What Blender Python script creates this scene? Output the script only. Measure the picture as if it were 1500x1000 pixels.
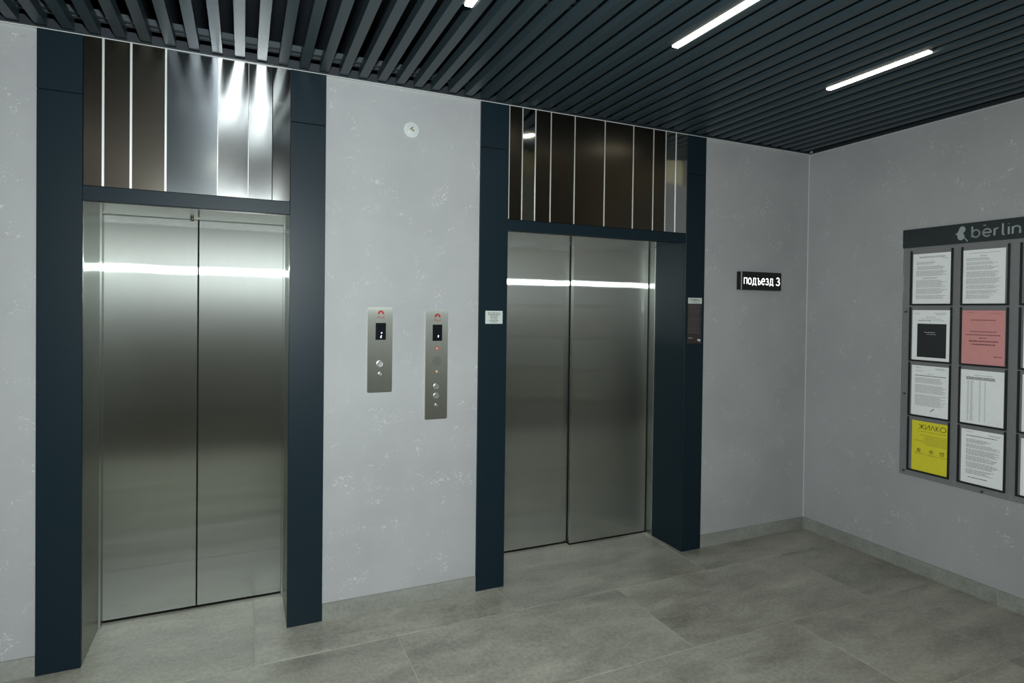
import bpy, bmesh, math, random
from mathutils import Matrix, Vector

random.seed(7)
for o in list(bpy.data.objects):
    bpy.data.objects.remove(o, do_unlink=True)
SC = bpy.context.scene
COL = SC.collection

# ------------------------------------------------------------------ camera
F_PX, PITCH, ROLL, YAW = 877.62, 1.5588, 0.0124, -0.4210
CAM = Vector((0.0185, -3.0929, 1.5584))
cam_d = bpy.data.cameras.new('camera')
cam = bpy.data.objects.new('camera', cam_d)
COL.objects.link(cam)
cam.matrix_world = (Matrix.Translation(CAM) @ Matrix.Rotation(YAW, 4, 'Z')
                    @ Matrix.Rotation(PITCH, 4, 'X') @ Matrix.Rotation(ROLL, 4, 'Z'))
cam_d.sensor_width = 36.0
cam_d.lens = F_PX / 1500 * 36
cam_d.shift_y = -35.76 / 1500
cam_d.clip_start = 0.02
SC.camera = cam

# ------------------------------------------------------------------ world, lights, exposure
w = bpy.data.worlds.new('world')
SC.world = w
w.use_nodes = True
w.node_tree.nodes['Background'].inputs[0].default_value = (0, 0, 0, 1)
w.node_tree.nodes['Background'].inputs[1].default_value = 0.0

fl_d = bpy.data.lights.new('camera_flash_offscreen', 'AREA')
fl_d.shape = 'RECTANGLE'
fl_d.size = 0.12
fl_d.size_y = 0.045
fl_d.energy = 106
fl_d.color = (0.90, 0.985, 1.0)
fl = bpy.data.objects.new('camera_flash_offscreen', fl_d)
COL.objects.link(fl)
fl.location = (0.04, -3.12, 1.92)
fl.rotation_euler = (math.radians(72), 0, math.radians(-11))

SC.view_settings.view_transform = 'Standard'
SC.view_settings.look = 'None'
SC.view_settings.gamma = 1.0
SC.view_settings.use_curve_mapping = False
SC.view_settings.exposure = 0.0

# ------------------------------------------------------------------ dimensions
H = 2.70
XL, XR = -2.6, 3.744
YB = -6.2            # rear wall of the lobby, behind the camera
PROUD = -0.015       # cladding stands this far in front of the wall

# ------------------------------------------------------------------ node helpers
def new_mat(name):
    m = bpy.data.materials.new(name)
    m.use_nodes = True
    nt = m.node_tree
    return m, nt, nt.nodes['Principled BSDF']

def N(nt, t, **kw):
    n = nt.nodes.new(t)
    for k, v in kw.items():
        setattr(n, k, v)
    return n

def ramp(nt, stops, src):
    r = N(nt, 'ShaderNodeValToRGB')
    els = r.color_ramp.elements
    while len(els) < len(stops):
        els.new(0.5)
    for e, (p, c) in zip(els, stops):
        e.position = p
        e.color = (c if len(c) == 4 else (*c, 1)) if isinstance(c, tuple) else (c, c, c, 1)
    nt.links.new(src, r.inputs[0])
    return r.outputs[0]

def noise(nt, vec, scale, detail=4, rough=0.55, dist=0.0):
    n = N(nt, 'ShaderNodeTexNoise')
    n.inputs['Scale'].default_value = scale
    n.inputs['Detail'].default_value = detail
    n.inputs['Roughness'].default_value = rough
    n.inputs['Distortion'].default_value = dist
    nt.links.new(vec, n.inputs['Vector'])
    return n.outputs['Fac']

def math_n(nt, op, a, b):
    n = N(nt, 'ShaderNodeMath', operation=op)
    for i, v in enumerate((a, b)):
        if isinstance(v, (int, float)):
            n.inputs[i].default_value = v
        else:
            nt.links.new(v, n.inputs[i])
    return n.outputs[0]

def mixc(nt, fac, a, b, mode='MIX'):
    n = N(nt, 'ShaderNodeMix', data_type='RGBA', blend_type=mode)
    for i, v in ((0, fac), (6, a), (7, b)):
        if isinstance(v, (int, float)):
            n.inputs[i].default_value = v
        elif isinstance(v, tuple):
            n.inputs[i].default_value = (*v, 1)
        else:
            nt.links.new(v, n.inputs[i])
    return n.outputs[2]

def pos(nt):
    return N(nt, 'ShaderNodeNewGeometry').outputs['Position']

def bump(nt, h, strength, dist, bsdf):
    b = N(nt, 'ShaderNodeBump')
    b.inputs['Strength'].default_value = strength
    b.inputs['Distance'].default_value = dist
    nt.links.new(h, b.inputs['Height'])
    nt.links.new(b.outputs[0], bsdf.inputs['Normal'])

def plain(name, col, rough=0.5, metal=0.0, spec=0.5, emit=None, est=0.0):
    m, nt, b = new_mat(name)
    nz = noise(nt, pos(nt), 35, 3)
    c = mixc(nt, nz, tuple(x * 0.94 for x in col), tuple(min(1, x * 1.06) for x in col))
    nt.links.new(c, b.inputs['Base Color'])
    b.inputs['Roughness'].default_value = rough
    b.inputs['Metallic'].default_value = metal
    b.inputs['Specular IOR Level'].default_value = spec
    if emit:
        b.inputs['Emission Color'].default_value = (*emit, 1)
        b.inputs['Emission Strength'].default_value = est
    return m

# ------------------------------------------------------------------ materials
def mat_wall():
    m, nt, b = new_mat('decorative_plaster')
    p = pos(nt)
    cloud = noise(nt, p, 2.2, 4)
    base = ramp(nt, [(0.3, (0.345, 0.347, 0.352)), (0.7, (0.395, 0.397, 0.402))], cloud)
    clusters = ramp(nt, [(0.54, 0.0), (0.66, 1.0)], noise(nt, p, 8.5, 3, 0.6, 0.6))
    flake = ramp(nt, [(0.565, 0.0), (0.60, 1.0)], noise(nt, p, 62, 3, 0.62, 1.2))
    f = math_n(nt, 'MULTIPLY', clusters, flake)
    dark = ramp(nt, [(0.70, 0.0), (0.74, 1.0)], noise(nt, p, 40, 3, 0.6, 0.5))
    c = mixc(nt, math_n(nt, 'MULTIPLY', f, 0.62), base, (0.60, 0.61, 0.60))
    c = mixc(nt, math_n(nt, 'MULTIPLY', dark, 0.35), c, (0.25, 0.26, 0.26))
    nt.links.new(c, b.inputs['Base Color'])
    b.inputs['Roughness'].default_value = 0.55
    b.inputs['Specular IOR Level'].default_value = 0.18
    bump(nt, math_n(nt, 'ADD', f, math_n(nt, 'MULTIPLY', noise(nt, p, 120, 3), 0.4)), 0.35, 0.0012, b)
    return m

def mat_tile(name, lo, hi, rough):
    m, nt, b = new_mat(name)
    p = pos(nt)
    oi = N(nt, 'ShaderNodeObjectInfo')
    off = N(nt, 'ShaderNodeVectorMath', operation='SCALE')
    off.inputs[0].default_value = (37, 61, 13)
    nt.links.new(oi.outputs['Random'], off.inputs['Scale'])
    add = N(nt, 'ShaderNodeVectorMath', operation='ADD')
    nt.links.new(p, add.inputs[0]); nt.links.new(off.outputs[0], add.inputs[1])
    mp = N(nt, 'ShaderNodeMapping')
    mp.inputs['Scale'].default_value = (0.55, 1.3, 1.3)
    nt.links.new(add.outputs[0], mp.inputs[0])
    a = noise(nt, mp.outputs[0], 4.2, 7, 0.62, 0.35)
    fine = noise(nt, add.outputs[0], 55, 5, 0.65)
    c = ramp(nt, [(0.33, lo), (0.66, hi)], a)
    c = mixc(nt, 0.32, c, ramp(nt, [(0.3, tuple(x * 0.72 for x in lo)), (0.7, tuple(x * 1.2 for x in hi))], fine))
    tone = ramp(nt, [(0.0, 0.93), (1.0, 1.05)], oi.outputs['Random'])
    c = mixc(nt, 1.0, c, tone, 'MULTIPLY')
    nt.links.new(c, b.inputs['Base Color'])
    r = ramp(nt, [(0.3, rough - 0.06), (0.7, rough + 0.09)], a)
    nt.links.new(r, b.inputs['Roughness'])
    b.inputs['Specular IOR Level'].default_value = 0.5
    bump(nt, fine, 0.06, 0.001, b)
    return m

def mat_brushed(name, col, spread, tight, halo, halo_r=0.34):
    """satin steel brushed along z: reflections smear sideways, stay crisp up and down, with a faint haze"""
    m, nt, b = new_mat(name)
    p = pos(nt)
    mp = N(nt, 'ShaderNodeMapping')
    mp.inputs['Scale'].default_value = (260, 260, 2.0)
    nt.links.new(p, mp.inputs[0])
    g = noise(nt, mp.outputs[0], 1.0, 3, 0.6)
    c = mixc(nt, g, tuple(x * 0.92 for x in col), tuple(min(1, x * 1.05) for x in col))
    gl = N(nt, 'ShaderNodeBsdfAnisotropic', distribution='BECKMANN')
    k = math.sqrt(tight / spread)               # = 1 - anisotropy
    gl.inputs['Roughness'].default_value = math.sqrt(math.sqrt(tight * spread))
    gl.inputs['Anisotropy'].default_value = 1 - k
    t = N(nt, 'ShaderNodeCombineXYZ')
    t.inputs[2].default_value = 1.0
    nt.links.new(t.outputs[0], gl.inputs['Tangent'])
    nt.links.new(c, gl.inputs['Color'])
    nt.links.new(c, b.inputs['Base Color'])
    b.inputs['Metallic'].default_value = 1.0
    b.inputs['Roughness'].default_value = halo_r
    b.inputs['Anisotropic'].default_value = 0.9
    b.inputs['Anisotropic Rotation'].default_value = 0.25
    nt.links.new(t.outputs[0], b.inputs['Tangent'])
    mx = N(nt, 'ShaderNodeMixShader'); mx.inputs[0].default_value = halo
    nt.links.new(gl.outputs[0], mx.inputs[1]); nt.links.new(b.outputs[0], mx.inputs[2])
    nt.links.new(mx.outputs[0], nt.nodes['Material Output'].inputs['Surface'])
    bm_ = N(nt, 'ShaderNodeBump')
    bm_.inputs['Strength'].default_value = 0.4; bm_.inputs['Distance'].default_value = 0.002
    nt.links.new(noise(nt, p, 1.6, 2), bm_.inputs['Height'])
    nt.links.new(bm_.outputs[0], gl.inputs['Normal']); nt.links.new(bm_.outputs[0], b.inputs['Normal'])
    return m

def mat_strip(name, col, rough, tilt, yaw, wav, scale=2.6, edge=None):
    """polished sheet metal with oil-canning: the sheet is never quite flat"""
    m, nt, b = new_mat(name)
    p = pos(nt)
    nz = N(nt, 'ShaderNodeTexNoise')
    nz.inputs['Scale'].default_value = scale
    nz.inputs['Detail'].default_value = 1.0
    mp = N(nt, 'ShaderNodeMapping')
    mp.inputs['Scale'].default_value = (1.6, 1.0, 0.8)
    nt.links.new(p, mp.inputs[0]); nt.links.new(mp.outputs[0], nz.inputs['Vector'])
    s = N(nt, 'ShaderNodeVectorMath', operation='SUBTRACT')
    nt.links.new(nz.outputs['Color'], s.inputs[0]); s.inputs[1].default_value = (0.5, 0.5, 0.5)
    sc = N(nt, 'ShaderNodeVectorMath', operation='SCALE')
    nt.links.new(s.outputs[0], sc.inputs[0]); sc.inputs['Scale'].default_value = wav
    geo = N(nt, 'ShaderNodeNewGeometry')
    a = N(nt, 'ShaderNodeVectorMath', operation='ADD')
    nt.links.new(geo.outputs['Normal'], a.inputs[0]); nt.links.new(sc.outputs[0], a.inputs[1])
    # bow: the lean grows from the top edge downwards
    sep = N(nt, 'ShaderNodeSeparateXYZ'); nt.links.new(p, sep.inputs[0])
    mr = N(nt, 'ShaderNodeMapRange', interpolation_type='SMOOTHSTEP')
    mr.inputs['From Min'].default_value = H
    mr.inputs['From Max'].default_value = 2.35
    mr.inputs['To Min'].default_value = -tilt * 0.15
    mr.inputs['To Max'].default_value = -tilt
    nt.links.new(sep.outputs[2], mr.inputs['Value'])
    cx = N(nt, 'ShaderNodeCombineXYZ'); cx.inputs[0].default_value = yaw
    nt.links.new(mr.outputs[0], cx.inputs[2])
    a2 = N(nt, 'ShaderNodeVectorMath', operation='ADD')
    nt.links.new(a.outputs[0], a2.inputs[0]); nt.links.new(cx.outputs[0], a2.inputs[1])
    last = a2.outputs[0]
    if edge:       # the sheet rolls away towards one edge
        me_ = N(nt, 'ShaderNodeMapRange', interpolation_type='SMOOTHSTEP')
        me_.inputs['From Min'].default_value = edge[0]
        me_.inputs['From Max'].default_value = edge[1]
        nt.links.new(sep.outputs[0], me_.inputs['Value'])
        vz = N(nt, 'ShaderNodeMapRange', interpolation_type='SMOOTHSTEP')
        vz.inputs['From Min'].default_value = 2.66
        vz.inputs['From Max'].default_value = 2.50
        nt.links.new(sep.outputs[2], vz.inputs['Value'])
        es = N(nt, 'ShaderNodeVectorMath', operation='SCALE')
        es.inputs[0].default_value = (edge[2], 0, -edge[3])
        nt.links.new(math_n(nt, 'MULTIPLY', me_.outputs[0], vz.outputs[0]), es.inputs['Scale'])
        a3 = N(nt, 'ShaderNodeVectorMath', operation='ADD')
        nt.links.new(last, a3.inputs[0]); nt.links.new(es.outputs[0], a3.inputs[1])
        last = a3.outputs[0]
    nm = N(nt, 'ShaderNodeVectorMath', operation='NORMALIZE')
    nt.links.new(last, nm.inputs[0])
    nt.links.new(nm.outputs[0], b.inputs['Normal'])
    fine = noise(nt, p, 90, 3)
    nt.links.new(mixc(nt, fine, tuple(x * 0.93 for x in col), tuple(min(1, x * 1.04) for x in col)), b.inputs['Base Color'])
    b.inputs['Metallic'].default_value = 1.0
    b.inputs['Roughness'].default_value = rough
    return m

M = {}
M['wall'] = mat_wall()
M['tile'] = mat_tile('concrete_look_tile', (0.165, 0.161, 0.132), (0.405, 0.396, 0.335), 0.34)
M['skirt'] = mat_tile('skirting_tile', (0.19, 0.195, 0.168), (0.31, 0.315, 0.285), 0.5)
M['grout'] = plain('grout', (0.42, 0.40, 0.33), 0.9)
M['slate'] = plain('slate_powder_coat', (0.0065, 0.016, 0.0225), 0.40, 0.0, 0.17)
M['slat'] = plain('slat_coated_metal', (0.032, 0.049, 0.058), 0.38, 0.0, 0.40)
M['plenum'] = plain('plenum_dark', (0.030, 0.037, 0.045), 0.9, 0, 0.1)
M['rail'] = plain('carrier_metal', (0.075, 0.09, 0.10), 0.4, 0.3)
M['trim'] = plain('ceiling_trim_dark', (0.016, 0.022, 0.028), 0.5)
M['bead'] = plain('white_bead', (0.62, 0.64, 0.63), 0.5)
M['door'] = mat_brushed('brushed_steel_door', (0.485, 0.505, 0.475), 0.42, 0.0017, 0.20, 0.40)
M['jamb'] = mat_brushed('brushed_steel_jamb', (0.485, 0.505, 0.475), 0.42, 0.0017, 0.20, 0.40)
M['soffit'] = plain('steel_soffit', (0.52, 0.52, 0.48), 0.16, 1.0)
M['edge'] = plain('bright_steel_edge', (0.85, 0.85, 0.82), 0.30, 1.0)
M['glint_steel'] = plain('edge_glint_steel', (0.74, 0.75, 0.73), 0.42, 0.55)
M['black'] = plain('black_gap', (0.006, 0.006, 0.006), 0.8, 0, 0.1)
M['plate'] = mat_brushed('brushed_steel_plate', (0.70, 0.73, 0.67), 0.35, 0.03, 0.22, 0.6)
M['screen'] = plain('display_glass', (0.008, 0.009, 0.012), 0.12)
M['glyph'] = plain('display_glyph', (0.6, 0.6, 0.9), 0.5, emit=(0.6, 0.65, 1.0), est=2.0)
M['red'] = plain('red_print', (0.33, 0.008, 0.007), 0.5)
M['button'] = plain('steel_button', (0.72, 0.73, 0.72), 0.28, 0.9)
M['ring'] = plain('button_ring', (0.25, 0.25, 0.24), 0.35, 0.9)
M['dot'] = plain('speaker_hole', (0.05, 0.05, 0.045), 0.6)
M['orange'] = plain('orange_lamp', (0.62, 0.34, 0.18), 0.4)
M['white'] = plain('white_plastic', (0.54, 0.57, 0.56), 0.4)
M['brass'] = plain('brass', (0.75, 0.58, 0.22), 0.3, 1.0)
M['signblack'] = plain('sign_black', (0.004, 0.004, 0.005), 0.3)
M['signtext'] = plain('sign_letter', (0.9, 0.9, 0.9), 0.5, emit=(1, 1, 0.96), est=1.15)
M['placard'] = plain('placard_grey', (0.52, 0.56, 0.53), 0.45)
M['ink'] = plain('ink', (0.10, 0.11, 0.11), 0.7)
M['inklight'] = plain('ink_light', (0.30, 0.31, 0.32), 0.7)
M['inkfaint'] = plain('ink_faint', (0.46, 0.48, 0.49), 0.7)
M['brownprint'] = plain('brown_label', (0.030, 0.024, 0.024), 0.4)
M['browntext'] = plain('brown_label_text', (0.085, 0.075, 0.075), 0.5)
M['paper'] = plain('white_paper', (0.90, 0.92, 0.91), 0.6)
M['pink'] = plain('pink_paper', (0.68, 0.30, 0.29), 0.6)
M['yellow'] = plain('yellow_paper', (0.76, 0.68, 0.03), 0.6)
M['posterblack'] = plain('poster_black', (0.02, 0.022, 0.024), 0.5)
M['yink'] = plain('yellow_sheet_ink', (0.035, 0.035, 0.02), 0.6)
M['yinkfaint'] = plain('yellow_sheet_fine_ink', (0.36, 0.32, 0.03), 0.6)
M['pinkink'] = plain('pink_sheet_ink', (0.22, 0.07, 0.075), 0.6)
M['channel'] = plain('black_pocket_channel', (0.010, 0.013, 0.014), 0.4)
M['boardhead'] = plain('board_header', (0.020, 0.028, 0.031), 0.45)
M['boardtext'] = plain('board_lettering', (0.32, 0.36, 0.37), 0.5)
M['led'] = plain('led_diffuser', (0.9, 0.9, 0.85), 0.5, emit=(1.0, 0.95, 0.80), est=17.0)
M['ledhouse'] = plain('led_housing', (0.06, 0.065, 0.07), 0.5)
M['screw'] = plain('bronze_screw', (0.20, 0.17, 0.12), 0.4, 0.9)
M['beige'] = plain('beige_plaster', (0.72, 0.63, 0.42), 0.6)
M['rearbrown'] = plain('rear_plaster', (0.46, 0.455, 0.41), 0.6)
M['frosted'] = plain('frosted_glass', (0.72, 0.64, 0.42), 0.35)
M['frame'] = plain('door_frame_dark', (0.03, 0.03, 0.03), 0.4)
M['sideplain'] = plain('grey_paint', (0.42, 0.42, 0.40), 0.7)

def mat_clear(name, tint, opac, rough):
    m, nt, b = new_mat(name)
    b.inputs['Base Color'].default_value = (*tint, 1)
    b.inputs['Roughness'].default_value = rough
    b.inputs['Specular IOR Level'].default_value = 0.5
    tr = N(nt, 'ShaderNodeBsdfTransparent')
    mx = N(nt, 'ShaderNodeMixShader')
    fr = N(nt, 'ShaderNodeLayerWeight'); fr.inputs[0].default_value = 0.25
    smu = noise(nt, pos(nt), 3.0, 2)
    fac = math_n(nt, 'ADD', math_n(nt, 'MULTIPLY', fr.outputs['Fresnel'], 0.5), math_n(nt, 'ADD', opac, math_n(nt, 'MULTIPLY', smu, 0.04)))
    nt.links.new(fac, mx.inputs[0])
    nt.links.new(tr.outputs[0], mx.inputs[1])
    nt.links.new(b.outputs[0], mx.inputs[2])
    nt.links.new(mx.outputs[0], nt.nodes['Material Output'].inputs['Surface'])
    return m
M['acrylic'] = mat_clear('clear_acrylic', (0.26, 0.265, 0.265), 0.26, 0.12)

# ------------------------------------------------------------------ mesh helpers
class MB:
    def __init__(self):
        self.v, self.f = [], []
    def box(self, x0, x1, y0, y1, z0, z1):
        n = len(self.v)
        self.v += [(x, y, z) for z in (z0, z1) for y in (y0, y1) for x in (x0, x1)]
        self.f += [tuple(n + i for i in q) for q in
                   ((0, 2, 3, 1), (4, 5, 7, 6), (0, 1, 5, 4), (2, 6, 7, 3), (0, 4, 6, 2), (1, 3, 7, 5))]
        return self
    def quad(self, x0, x1, y0, y1, z):
        n = len(self.v)
        self.v += [(x0, y0, z), (x1, y0, z), (x1, y1, z), (x0, y1, z)]
        self.f.append((n, n + 1, n + 2, n + 3))
        return self
    def disc(self, cx, cy, prof, seg=32):
        """lathe about local z; prof = [(radius, z), ...]"""
        n0 = len(self.v)
        for r, z in prof:
            for i in range(seg):
                a = 2 * math.pi * i / seg
                self.v.append((cx + r * math.cos(a), cy + r * math.sin(a), z))
        for k in range(len(prof) - 1):
            for i in range(seg):
                j = (i + 1) % seg
                a, b = n0 + k * seg, n0 + (k + 1) * seg
                self.f.append((a + i, a + j, b + j, b + i))
        self.f.append(tuple(n0 + (len(prof) - 1) * seg + i for i in range(seg)))
        self.f.append(tuple(n0 + i for i in reversed(range(seg))))
        return self
    def prism(self, pts, z0, z1):
        n, k = len(self.v), len(pts)
        self.v += [(x, y, z0) for x, y in pts] + [(x, y, z1) for x, y in pts]
        self.f.append(tuple(n + i for i in reversed(range(k))))
        self.f.append(tuple(n + k + i for i in range(k)))
        for i in range(k):
            j = (i + 1) % k
            self.f.append((n + i, n + j, n + k + j, n + k + i))
        return self
    def build(self, name, mat, parent=None, bevel=0.0, seg=2, smooth=False):
        me = bpy.data.meshes.new(name)
        me.from_pydata(self.v, [], self.f)
        if bevel:
            bm = bmesh.new(); bm.from_mesh(me)
            bmesh.ops.bevel(bm, geom=list(bm.edges), offset=bevel, segments=seg, affect='EDGES', profile=0.6)
            bm.to_mesh(me); bm.free()
        me.materials.append(mat)
        if smooth:
            for p in me.polygons:
                p.use_smooth = len(p.vertices) == 4
        o = bpy.data.objects.new(name, me)
        COL.objects.link(o)
        if parent is not None:
            o.parent = parent
        return o

def empty(name, loc=(0, 0, 0), wall=None):
    o = bpy.data.objects.new(name, None)
    COL.objects.link(o)
    o.empty_display_size = 0.1
    o.location = loc
    if wall == 'back':      # local x right, y up, z out of the back wall
        o.rotation_euler = (math.pi / 2, 0, 0)
    elif wall == 'right':   # local x towards the camera, y up, z out of the right wall
        o.rotation_euler = (math.pi / 2, 0, -math.pi / 2)
    return o

def tag(o, label, cat, group=None):
    o['label'] = label
    o['category'] = cat
    if group:
        o['group'] = group
    return o

def struct(o):
    o['kind'] = 'structure'
    return o

def ell(cx, cy, rx, ry, a0, a1, n=16):
    return [(cx + rx * math.cos(math.radians(a0 + (a1 - a0) * i / n)), cy + ry * math.sin(math.radians(a0 + (a1 - a0) * i / n))) for i in range(n + 1)]

# pen strokes of the letters that occur in the place: (advance width, [polylines]); lower case x-height = 1, capitals = 1
GLYPH = {
    'п': (0.74, [[(0, 0), (0, 1), (0.74, 1), (0.74, 0)]]),
    'о': (0.86, [ell(0.43, 0.5, 0.43, 0.5, 0, 360, 24)]),
    'д': (0.96, [[(0, -0.24), (0, 0), (0.96, 0), (0.96, -0.24)], [(0.16, 0), (0.25, 0.5), (0.27, 1), (0.80, 1), (0.80, 0)]]),
    'ъ': (0.86, [[(0, 1), (0.26, 1), (0.26, 0), (0.60, 0)] + ell(0.60, 0.28, 0.26, 0.28, -90, 90, 10) + [(0.26, 0.56)]]),
    'е': (0.82, [[(0.03, 0.53), (0.80, 0.53)] + ell(0.41, 0.5, 0.41, 0.5, 4, 318, 22)]),
    'з': (0.72, [ell(0.33, 0.76, 0.32, 0.24, 155, -90, 14) + ell(0.33, 0.27, 0.38, 0.27, 90, -155, 14)]),
    '3': (0.78, [ell(0.36, 1.02, 0.34, 0.33, 155, -90, 14) + ell(0.36, 0.35, 0.41, 0.35, 90, -155, 14)]),
    'П': (0.72, [[(0, 0), (0, 1), (0.72, 1), (0.72, 0)]]),
    'Р': (0.60, [[(0, 0), (0, 1), (0.34, 1)] + ell(0.34, 0.74, 0.26, 0.26, 90, -90, 10) + [(0, 0.48)]]),
    'А': (0.80, [[(0, 0), (0.40, 1), (0.80, 0)], [(0.14, 0.34), (0.66, 0.34)]]),
    'В': (0.62, [[(0, 0), (0, 1), (0.34, 1)] + ell(0.34, 0.77, 0.22, 0.23, 90, -90, 8) + [(0, 0.54)], [(0.34, 0.54)] + ell(0.34, 0.27, 0.27, 0.27, 90, -90, 8) + [(0, 0)]]),
    'И': (0.76, [[(0, 1), (0, 0), (0.76, 1), (0.76, 0)]]),
    'Л': (0.80, [[(0, 0), (0.40, 1), (0.80, 0)]]),
    'Ж': (1.10, [[(0.55, 0), (0.55, 1)], [(0.02, 1), (0.55, 0.5), (0, 0)], [(1.08, 1), (0.55, 0.5), (1.10, 0)]]),
    'К': (0.62, [[(0, 0), (0, 1)], [(0.56, 1), (0.02, 0.5), (0.62, 0)]]),
    'О': (1.00, [ell(0.50, 0.5, 0.50, 0.5, 0, 360, 28)]),
    'F': (0.54, [[(0, 0), (0, 1), (0.54, 1)], [(0, 0.52), (0.48, 0.52)]]),
    'U': (0.66, [[(0, 1), (0, 0.33)] + ell(0.33, 0.33, 0.33, 0.33, 180, 360, 12) + [(0.66, 1)]]),
    'J': (0.42, [[(0.42, 1), (0.42, 0.26)] + ell(0.20, 0.26, 0.22, 0.26, 0, -150, 10)]),
    'I': (0.02, [[(0.01, 0), (0.01, 1)]]),
    'b': (0.78, [[(0, 1.52), (0, 0.02)], ell(0.39, 0.5, 0.39, 0.5, 0, 360, 22)]),
    'e': (0.80, [[(0.03, 0.50), (0.78, 0.50)] + ell(0.40, 0.5, 0.40, 0.5, 4, 318, 22)]),
    'r': (0.46, [[(0, 0), (0, 0.98)], ell(0.42, 0.50, 0.42, 0.48, 180, 92, 8)]),
    'l': (0.20, [[(0, 1.52), (0, 0.18)] + ell(0.16, 0.18, 0.16, 0.18, 180, 270, 6)]),
    'i': (0.04, [[(0.02, 0), (0.02, 1)], [(0.02, 1.34), (0.02, 1.40)]]),
    'n': (0.70, [[(0, 0), (0, 0.98)], ell(0.35, 0.62, 0.35, 0.36, 180, 0, 12) + [(0.70, 0)]]),
}

def text(name, s_, x, y, z, height, mat, parent, pen=0.12, align='CENTER', width=None, gap=0.26, lift=0.0005):
    """lettering as mesh strokes; height = x-height or capital height, pen = stroke width relative to it"""
    adv, lines_ = 0.0, []
    for ch in s_:
        wd, pls = GLYPH[ch]
        lines_ += [[(px + adv, py) for px, py in pl] for pl in pls]
        adv += wd + gap
    adv -= gap
    k = height
    kx = (width / (adv + pen)) if width else k
    x0 = {'CENTER': x - adv * kx / 2, 'LEFT': x + pen * kx / 2, 'RIGHT': x - adv * kx}[align]
    r = pen * height / 2
    mb = MB()
    lay = 0
    for pl in lines_:
        pts = [(x0 + px * kx, y + py * k) for px, py in pl]
        for i, (ax, ay) in enumerate(pts):
            zz = z + lift + (lay % 7) * 0.000012
            lay += 1
            inner = 0 < i < len(pts) - 1
            n = len(mb.v)
            if inner:
                mb.v += [(ax + r * math.cos(math.pi * j / 4 + 0.39), ay + r * math.sin(math.pi * j / 4 + 0.39), zz) for j in range(8)]
                mb.f.append(tuple(n + j for j in range(8)))
            if i + 1 < len(pts):
                bx, by = pts[i + 1]
                L = math.hypot(bx - ax, by - ay)
                if L < 1e-9:
                    continue
                nx, ny = -(by - ay) / L * r, (bx - ax) / L * r
                n = len(mb.v)
                mb.v += [(ax - nx, ay - ny, zz), (bx - nx, by - ny, zz), (bx + nx, by + ny, zz), (ax + nx, ay + ny, zz)]
                mb.f.append((n, n + 1, n + 2, n + 3))
    return mb.build(name, mat, parent)

# ================================================================== SETTING
# ---- floor: grout bed with porcelain tiles, each its own piece
floor = struct(MB().box(XL - 0.2, XR + 0.2, YB - 0.2, 0.6, -0.08, -0.0025).build('floor', M['grout']))
TW, TD, GJ = 1.245, 0.632, 0.0045
row_top = 0.46
rows = [(-0.291, row_top)]
y = -0.291
while y > YB:
    rows.append((y - TD, y)); y -= TD
tile_cache = {}
def add_tile(x0, x1, y0, y1):
    wv, dv = round(x1 - x0 - GJ, 4), round(y1 - y0 - GJ, 4)
    if wv < 0.02 or dv < 0.02:
        return
    key = (wv, dv)
    if key not in tile_cache:
        tile_cache[key] = MB().box(-wv / 2, wv / 2, -dv / 2, dv / 2, -0.010, 0.0).build('tile', M['tile'], floor, 0.0008, 1)
        o = tile_cache[key]
    else:
        o = tile_cache[key].copy()
        COL.objects.link(o)
    o.location = ((x0 + x1) / 2, (y0 + y1) / 2, 0)
for r, (y0, y1) in enumerate(rows):
    off = 0.075 if r % 2 == 0 else 0.698
    x = off - 3 * TW
    while x < XR:
        xa, xb = max(x, XL), min(x + TW, XR)
        if xb - xa > 0.02:
            if r == 0 and 2.4 < xb < 2.7:
                xb = 2.585
            if r == 0 and 2.4 < xa < 2.7:
                xa = 2.585
            add_tile(xa, xb, max(y0, YB), y1)
        x += TW

# ---- walls
PL = (-0.770, -0.610, 0.218, 0.383)      # left portal: post outer/inner, inner/outer
PR = (1.199, 1.366, 2.622, 2.779)        # right portal
WT = H + 0.03
wb = MB()
for x0, x1 in ((XL, PL[0]), (PL[3], PR[0]), (PR[3], XR)):
    wb.box(x0, x1, 0.0, 0.62, 0.0, WT)
wb.box(PL[0], PL[3], 0.031, 0.62, 2.05, WT)
wb.box(PR[0], PR[3], 0.031, 0.62, 2.05, WT)
for P in (PL, PR):
    wb.box(P[0], P[1] - 0.02, 0.0068, 0.62, 0.0, 2.05)
    wb.box(P[2] + 0.02, P[3], 0.0068, 0.62, 0.0, 2.05)
    wb.box(P[1] - 0.02, P[2] + 0.02, 0.58, 0.62, 0.0, 2.05)
wall_back = struct(wb.build('wall_back', M['wall']))
struct(MB().box(XR, XR + 0.15, YB, 0.62, 0.0, WT).build('wall_right', M['wall']))
struct(MB().box(XL - 0.15, XL, YB, 0.62, 0.0, WT).build('wall_left', M['sideplain']))
# rear wall behind the camera: brown panelling, beige frieze and pillars
rear = struct(MB().box(XL - 0.15, XR + 0.15, YB - 0.15, YB, 0.0, WT).build('wall_rear', M['rearbrown']))
MB().box(XL, XR, YB, YB + 0.05, 2.05, H).build('frieze', M['beige'], rear)
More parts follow.
